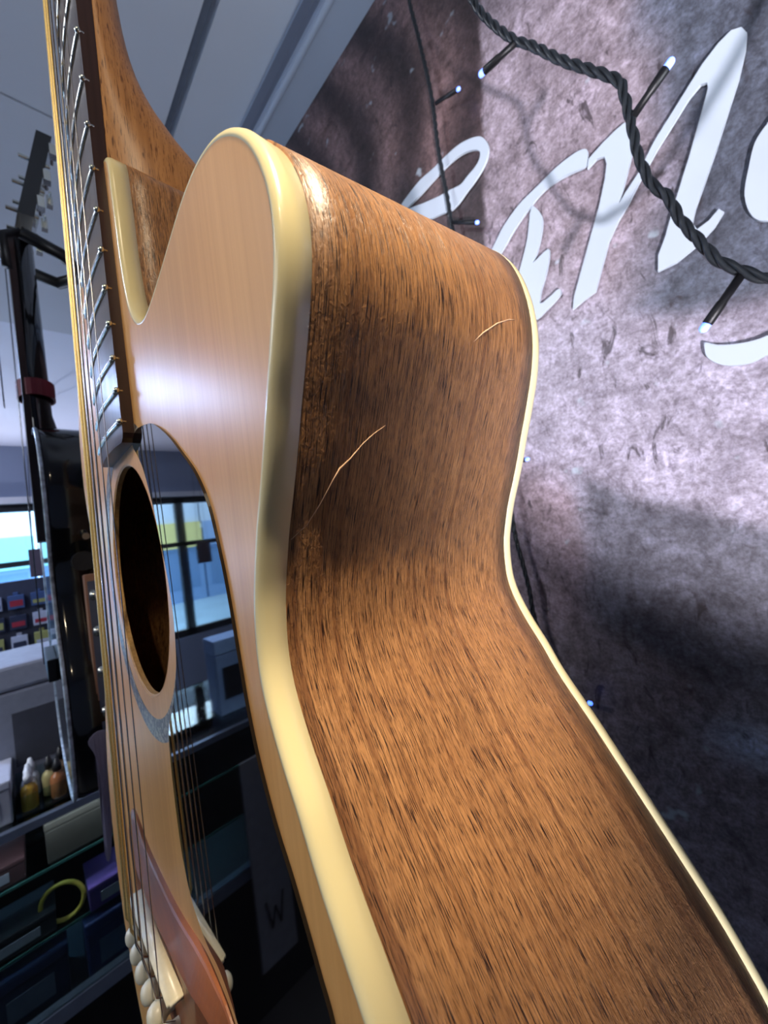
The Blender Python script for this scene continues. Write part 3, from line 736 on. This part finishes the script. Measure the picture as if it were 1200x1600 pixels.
tag(link('binding', bm, plain('pearl_binding', (170, 185, 200), 0.25, vary=0.5, scale=120), g2, True), 'pearly binding line')
bm = bmesh.new(); rows = []
for z, w, d in ((0.19, 0.026, 0.0), (0.33, 0.026, 0.018), (0.36, 0.026, 0.012), (0.62, 0.022, 0.010)):
    rows.append([bm.verts.new((w * math.cos(math.pi * k / 12), -0.012 + (d + 0.012) * math.sin(math.pi * k / 12), z)) for k in range(13)])
for a, b in zip(rows, rows[1:]):
    for k in range(12): bm.faces.new((a[k], a[k + 1], b[k + 1], b[k]))
    bm.faces.new((a[12], a[0], b[0], b[12]))
bm.faces.new(rows[0][::-1]); bm.faces.new(rows[-1]); bmesh.ops.recalc_face_normals(bm, faces=bm.faces[:]); link('neck', bm, M_blackgloss, g2, True)
boxm('fretboard', (-0.025, -0.020, 0.17), (0.025, -0.012, 0.62), M_board, g2, 0.001)
bm = bmesh.new(); plate(bm, [(-0.02, 0.62), (-0.034, 0.65), (-0.038, 0.79), (0.038, 0.79), (0.034, 0.65), (0.02, 0.62)], [], -0.012, 0.006)
for v in bm.verts: v.co.y += (v.co.z - 0.62) * 0.22
bmesh.ops.recalc_face_normals(bm, faces=bm.faces[:]); link('headstock', bm, M_blackgloss, g2)
for s in (-1, 1):
    for k in range(3):
        z = 0.66 + 0.045 * k; y = (z - 0.62) * 0.22; bm = bmesh.new()
        tube(bm, [(s * 0.022, y - 0.026, z), (s * 0.022, y + 0.01, z)], 0.003, 10); tube(bm, [(s * 0.03, y + 0.012, z), (s * 0.05, y + 0.012, z)], 0.002, 8)
        box(bm, (s * 0.054 - 0.006, y + 0.008, z - 0.008), (s * 0.054 + 0.006, y + 0.016, z + 0.008)); link('tuner', bm, M_fret, g2)
for k in range(6):
    bm = bmesh.new(); x0, x1 = -0.017 + 0.0068 * k, -0.026 + 0.0104 * k
    tube(bm, [(x0, -0.0235, 0.62), (x1, -0.026, 0.0)], 0.0006, 6); link('string', bm, M_steel, g2, True)
boxm('bridge', (-0.06, -0.024, -0.02), (0.06, -0.013, 0.01), M_black, g2, 0.002)
bm = bmesh.new(); tube(bm, [(0.125, 0.018, 0.135), (0.152, 0.018, 0.135)], 0.012, 20); link('control_knob', bm, M_black, g2)
bm = bmesh.new(); tube(bm, [(0.125, 0.0223, 0.165), (0.152, 0.0223, 0.165)], 0.004, 12); link('strap_button', bm, M_fret, g2)

# control panel let into the side of the black guitar (local coordinates of the guitar)
bm = bmesh.new(); box(bm, (0.150, 0.0145, -0.085), (0.1725, 0.030, 0.118)); bmesh.ops.bevel(bm, geom=bm.edges[:], offset=0.001, segments=2, affect='EDGES')
pa = tag(link('control_panel', bm, plain('tan_panel_frame', (150, 112, 92), 0.5), g2), 'tan-edged control panel with silver sliders')
bm = bmesh.new(); box(bm, (0.160, 0.0165, -0.078), (0.1733, 0.030, 0.110)); link('panel_face', bm, plain('blue_grey_panel', (78, 86, 106), 0.4), pa)
for zz_ in (0.093, 0.050, 0.002, -0.045):
    bm = bmesh.new(); box(bm, (0.168, 0.018, zz_ - 0.006), (0.1755, 0.026, zz_ + 0.006)); bmesh.ops.bevel(bm, geom=bm.edges[:], offset=0.0012, segments=2, affect='EDGES')
    link('slider', bm, M_fret, pa, True)
bm = bmesh.new(); cp = catmull([(0.0016, -0.051), (0.0065, -0.0693), (0.0091, -0.1071), (0.0058, -0.1772), (0.0121, -0.1742), (0.0239, -0.0633), (0.0146, -0.044)], 4, True)
A_ = [bm.verts.new((-0.367 + 0.003 * math.sin(z * 60), y, z)) for y, z in cp]; B_ = [bm.verts.new((-0.3685 + 0.003 * math.sin(z * 60), y, z)) for y, z in cp]
for k in range(len(cp)): bm.faces.new((A_[k], A_[(k + 1) % len(cp)], B_[(k + 1) % len(cp)], B_[k]))
bm.faces.new(A_[::-1]); bm.faces.new(B_); bmesh.ops.triangulate(bm, faces=bm.faces[:]); bmesh.ops.recalc_face_normals(bm, faces=bm.faces[:])
tag(link('polishing_cloth', bm, plain('lilac_grey_cloth', (132, 128, 150), 0.9)), 'lilac-grey cloth hanging against the lower side of the black guitar', 'cloth')

# capo-like stand yoke, strap and tag round the black guitar's neck
hg = empty('guitar_hanger', (-0.55, 0.05, 0.63), 'black metal hanger arm holding the black guitar by its headstock', 'guitar hanger')
bm = bmesh.new(); tube(bm, [(0, 0.37, 0.02), (0, 0.02, 0.0)], 0.009, 12); tube(bm, [(-0.045, -0.055, 0.0), (-0.04, -0.01, -0.012), (0, 0.02, -0.012), (0.04, -0.01, -0.012), (0.045, -0.055, 0.0)], 0.009, 12)
link('arm', bm, M_black, hg, True)
bm = bmesh.new(); tube(bm, [(0.045, -0.055, 0.0), (0.05, -0.075, -0.015), (0.05, -0.072, -0.06)], 0.006, 10); link('safety_gate', bm, M_black, hg, True)
bm = bmesh.new()
for i in range(24):
    a0, a1 = 2 * math.pi * i / 24, 2 * math.pi * (i + 1) / 24
    q = lambda a, z: bm.verts.new((0.031 * math.cos(a), 0.0 + 0.022 * math.sin(a), z))
    bm.faces.new((q(a0, -0.012), q(a1, -0.012), q(a1, 0.012), q(a0, 0.012)))
bmesh.ops.remove_doubles(bm, verts=bm.verts[:], dist=1e-6)
bmesh.ops.solidify(bm, geom=bm.faces[:], thickness=0.002)
o = link('red_strap', bm, plain('red_leather', (120, 34, 48), 0.6)); o.location = (-0.55, -0.004, 0.412); tag(o, 'dark red band wrapped round the neck of the black guitar', 'strap')
boxm('price_tag', (-0.52, -0.040, 0.375), (-0.49, -0.0385, 0.455), plain('white_card', (200, 210, 228), 0.6))
tag(bpy.data.objects['price_tag'], 'small white card tag beside the red band on the black guitar', 'tag')

# ------------------------------------------------------------------ glass counter and goods
CX = -1.1; CT = -0.445
case = empty('display_counter', (CX - 0.25, -0.3, FZ), 'long glass-fronted shop counter with metal edges, low at the left', 'display counter')
def cb(name, lo, hi, mat, bev=0.0):
    o = boxm(name, [a - b for a, b in zip(lo, case.location)], [a - b for a, b in zip(hi, case.location)], mat, case, bev); return o
M_alu = plain('anodised_rail', (120, 132, 155), 0.35, 0.6)
M_shelf = plain('green_edged_glass', (50, 86, 84), 0.15, vary=0.05)
Y0, Y1 = -1.6, 0.36; X0, X1 = CX - 0.55, CX
cb('counter_base', (X0, Y0, FZ), (X1 - 0.04, Y1, -0.93), M_black)
cb('bottom_rail', (X1 - 0.03, Y0, -0.93), (X1, Y1, -0.895), M_alu); cb('top_rail', (X1 - 0.015, Y0, CT - 0.018), (X1 + 0.002, Y1, CT), M_alu)
cb('display_floor', (X0, Y0, -0.93), (X1 - 0.03, Y1, -0.915), plain('grey_felt', (52, 56, 66), 0.8)); cb('back_board', (X0, Y0, -0.915), (X0 + 0.012, Y1, CT - 0.005), M_black)
cb('glass_top', (X0, Y0, CT - 0.006), (X1 - 0.015, Y1, CT), M_glass); cb('glass_front', (X1 - 0.008, Y0, -0.895), (X1 - 0.003, Y1, CT - 0.018), M_glass)
for z in (-0.60, -0.76):
    cb('glass_shelf', (X0 + 0.02, Y0, z), (X1 - 0.05, Y1, z + 0.006), M_glass); cb('shelf_edge', (X1 - 0.05, Y0, z), (X1 - 0.047, Y1, z + 0.006), M_shelf)
for y in (Y0, -0.75, Y1 - 0.015): cb('corner_post', (X1 - 0.012, y, -0.895), (X1, y + 0.015, CT - 0.018), M_alu)
bx = lambda name, c, s, col, lab, cat='box', rz=0.0, rough=0.5, grp=None: None
def goods(name, c, s, col, lab, cat='box', rz=0.0, rough=0.5, face=None, grp=None):
    """a small carton with a lid seam and a printed front label"""
    root = empty(name, c, lab, cat, grp, rz)
    a, b, h = s[0] / 2, s[1] / 2, s[2]
    boxm('carton', (-a, -b, 0), (a, b, h * 0.8), plain(name + '_m', col, rough), root, min(s) * 0.04)
    boxm('lid', (-a * 1.02, -b * 1.02, h * 0.8), (a * 1.02, b * 1.02, h), plain(name + '_l', tuple(min(255, x * 1.12) for x in col), rough), root, min(s) * 0.04)
    if face: boxm('paper_label', (a * 1.0, -b * 0.6, h * 0.2), (a * 1.0 + 0.0012, b * 0.6, h * 0.62), plain(name + '_f', face, 0.5), root)
    return root
# things inside the case
goods('navy_box', (-1.20, 0.07, -0.9145), (0.13, 0.13, 0.14), (30, 44, 90), 'navy blue box on the bottom of the glass counter, nearest the guitar', face=(70, 90, 120))
goods('navy_box', (-1.21, -0.10, -0.9145), (0.12, 0.14, 0.12), (24, 34, 66), 'dark navy box left of the other navy box in the counter', face=(90, 100, 120))
goods('brown_carton', (-1.22, 0.02, -0.594), (0.12, 0.14, 0.10), (62, 57, 54), 'plain brown-grey carton on the upper glass shelf')
goods('black_case', (-1.22, -0.12, -0.754), (0.12, 0.15, 0.05), (20, 22, 30), 'flat black case on the lower glass shelf', 'case', face=(120, 125, 140))
goods('purple_box', (-1.20, 0.08, -0.754), (0.12, 0.12, 0.06), (92, 70, 140), 'purple box with pale label on the lower glass shelf', face=(150, 155, 170))
goods('dark_wood_box', (-1.22, -0.16, -0.594), (0.12, 0.14, 0.05), (58, 36, 40), 'dark wooden box on the upper glass shelf at the left edge', face=(120, 120, 135))
bm = bmesh.new(); tube(bm, [(0.045 * math.cos(a), 0.0, 0.05 + 0.045 * math.sin(a)) for a in [2 * math.pi * k / 24 for k in range(25)]], 0.005, 8, False)
o = link('yellow_cable_loop', bm, plain('yellow_rubber', (170, 150, 60), 0.5), None, True); o.location = (-1.17, -0.03, -0.754); o.rotation_euler = (0, 0, 1.2)
tag(o, 'coiled yellow cable loop standing on the lower glass shelf', 'cable')
# on the counter top
goods('grey_amplifier', (-1.44, -0.02, CT), (0.30, 0.24, 0.34), (120, 124, 138), 'grey flight-case-like amplifier with dark handle slot on the counter', 'amplifier', face=(60, 62, 72))
goods('white_carton', (-1.22, -0.155, CT), (0.16, 0.11, 0.10), (150, 152, 165), 'pale grey carton at the left edge of the counter top', face=(205, 205, 220))
tray = empty('bottle_tray', (-1.20, -0.035, CT), 'clear tray of small polish bottles on the counter edge', 'tray')
bm = bmesh.new(); box(bm, (-0.07, -0.06, 0), (0.07, 0.06, 0.004))
for lo, hi in (((-0.07, -0.06, 0), (-0.067, 0.06, 0.06)), ((0.067, -0.06, 0), (0.07, 0.06, 0.05)), ((-0.07, -0.06, 0), (0.07, -0.057, 0.06)), ((-0.07, 0.057, 0), (0.07, 0.06, 0.06))): box(bm, lo, hi)
link('tray_shell', bm, M_glass, tray)
capm = plain('white_cap', (215, 220, 228), 0.4); capd = plain('black_cap', (25, 26, 30), 0.4)
cols = [((190, 150, 60), 'amber'), ((150, 96, 60), 'brown'), ((200, 205, 215), 'clear'), ((170, 160, 110), 'pale yellow'), ((205, 210, 220), 'frosted'), ((120, 100, 80), 'dark amber')]
pos = [(0.035, -0.035), (0.035, 0.02), (0.0, -0.035), (0.0, 0.005), (-0.035, -0.03), (-0.035, 0.03)]
for (c, nm), (px, py), k in zip(cols, pos, range(6)):
    b = empty('polish_bottle', (-1.20 + px, -0.035 + py, CT + 0.004), '%s small bottle with %s cap in the clear tray' % (nm, 'white' if k % 2 == 0 else 'black'), 'bottle', 'bottles in the tray')
    def lathe(bm, prof, seg=16):
        rr = [[bm.verts.new((r * math.cos(2 * math.pi * j / seg), r * math.sin(2 * math.pi * j / seg), z)) for j in range(seg)] for r, z in prof]
        for a_, b_ in zip(rr, rr[1:]):
            for j in range(seg): bm.faces.new((a_[j], a_[(j + 1) % seg], b_[(j + 1) % seg], b_[j]))
        bm.faces.new(rr[0][::-1]); bm.faces.new(rr[-1])
    bm = bmesh.new(); lathe(bm, [(0.015, 0), (0.0165, 0.003), (0.0165, 0.045), (0.013, 0.055), (0.007, 0.06), (0.007, 0.066)]); link('flask', bm, plain('bottle_%d' % k, c, 0.12, spec=0.7), b, True)
    bm = bmesh.new(); lathe(bm, [(0.009, 0.064), (0.0092, 0.08), (0.007, 0.083), (0.004, 0.095), (0.002, 0.096)]); link('cap', bm, capm if k % 2 == 0 else capd, b, True)
goods('pale_blue_box', (-1.26, -0.47, CT), (0.10, 0.11, 0.26), (140, 175, 225), 'pale blue box with a dark square label, seen mirrored low in the pickguard', face=(20, 24, 34))
pl = empty('counter_placard', (CX + 0.012, -0.475, -1.22), 'tall grey placard against the counter front, seen mirrored in the black pickguard', 'placard')
boxm('board', (-0.004, -0.062, 0), (0.004, 0.062, 0.66), plain('grey_card', (128, 132, 146), 0.6), pl, 0.0015)
bm = bmesh.new(); wz = [(-0.03, 0.20), (-0.015, 0.11), (0.0, 0.17), (0.015, 0.11), (0.03, 0.20)]
for a_, b_ in zip(wz, wz[1:]): tube(bm, [(0.0042, a_[0], a_[1]), (0.0042, b_[0], b_[1])], 0.003, 6)
link('dark_mark', bm, M_black, pl)
# rack of small packets nearer the window
rack = empty('packet_rack', (-2.3, -0.15, FZ), 'dark display rack full of small coloured packets at the left edge', 'display rack')
boxm('rack_panel', (-0.03, -0.05, 0), (0.0, 0.39, 1.50), plain('dark_slatwall', (44, 48, 66), 0.6), rack, 0.004)
pal = [(150, 40, 55), (150, 150, 90), (150, 155, 175), (40, 46, 66), (60, 80, 120), (170, 175, 190), (90, 95, 110)]
pms = [plain('packet_colour_%d' % i, c, 0.4) for i, c in enumerate(pal)]
nmz = ['red', 'yellow', 'silver', 'navy', 'blue', 'white', 'grey']
ORD = ['first', 'second', 'third', 'fourth', 'fifth', 'sixth', 'seventh', 'eighth', 'ninth']
for r in range(9):
    for c in range(5):
        k = random.randrange(7); y = -0.155 + c * 0.078 + random.uniform(-0.006, 0.006); z = FZ + 0.62 + r * 0.094
        bm = bmesh.new(); box(bm, (0, -0.028, 0), (0.018, 0.028, 0.062)); box(bm, (0, -0.009, 0.062), (0.006, 0.009, 0.076))
        bmesh.ops.bevel(bm, geom=bm.edges[:], offset=0.0015, segments=1, affect='EDGES')
        o = link('string_packet', bm, pms[k])
        bm = bmesh.new(); h_ = random.uniform(0.014, 0.034); box(bm, (0.0175, -0.022, 0.012), (0.019, 0.022, 0.012 + h_)); link('paper_label', bm, pms[(k + random.randrange(1, 6)) % 7], o); o.location = (-2.299, y, z)
        tag(o, '%s packet on the dark rack, %s row up, %s from left' % (nmz[k], ORD[r], ORD[c]), 'packet', 'packets on the display rack')
# boards hanging before the shop window
def sign(name, x, y0, y1, z0, z1, col, lab):
    r = empty(name, (x, (y0 + y1) / 2, z0), lab, 'sign')
    boxm('board', (-0.006, (y0 - y1) / 2, 0), (0.006, (y1 - y0) / 2, z1 - z0), plain(name + '_m', col, 0.6), r, 0.003)
    bm = bmesh.new()
    for s in (-1, 1): tube(bm, [(0, s * (y1 - y0) * 0.35, z1 - z0), (0, s * (y1 - y0) * 0.1, CZ - z0 + 0.03)], 0.0015, 6)
    link('cord', bm, M_black, r)
sign('hanging_board', -2.6, -0.02, 0.10, 0.10, 0.25, (74, 62, 72), 'dark brown board hanging before the window, left of the black guitar')
sign('hanging_board', -3.35, -1.17, -1.05, 0.0, 0.19, (62, 44, 46), 'dark brown board hanging in the window, mirrored in the pickguard')

# ------------------------------------------------------------------ the street outside
boxm('road', (-16, -12, -1.62), (WX - 0.16, 6, -1.55), plain('pale_road', (170, 196, 214), 0.5, vary=0.1, scale=1)); bpy.data.objects['road']['kind'] = 'structure'
shops = [(-14, -6.2, (205, 120, 120), 'red'), (-6.2, -4.2, (150, 170, 205), 'blue'), (-4.2, -2.2, (225, 205, 130), 'yellow'), (-2.2, 0.2, (130, 180, 185), 'teal'), (0.2, 5, (200, 205, 215), 'white')]
for a, b, c, nm in shops:
    r = empty('shop_building', (-13, (a + b) / 2, -1.55), '%s-fronted shop across the street outside the window' % nm, 'building', 'shops across the street')
    w = (b - a) / 2 - 0.03
    boxm('wall', (-1.0, -w, 0), (0, w, 2.3), plain('front_' + nm, (120, 150, 190), 0.7), r); boxm('fascia', (0, -w, 1.7), (0.12, w, 2.5), plain('fascia_' + nm, c, 0.6), r)
    boxm('upper_wall', (-1.0, -w, 2.5), (0, w, 5.5), plain('upper_' + nm, (205, 210, 222), 0.7), r); boxm('shop_window', (0.0, -w * 0.85, 0.4), (0.02, w * 0.85, 1.6), plain('shop_glass_' + nm, (96, 128, 168), 0.2), r)
lamp('street_sun', 'SUN', (-8, -4, 8), (-12, -2, -1), 2.6, (0.95, 0.97, 1.0))
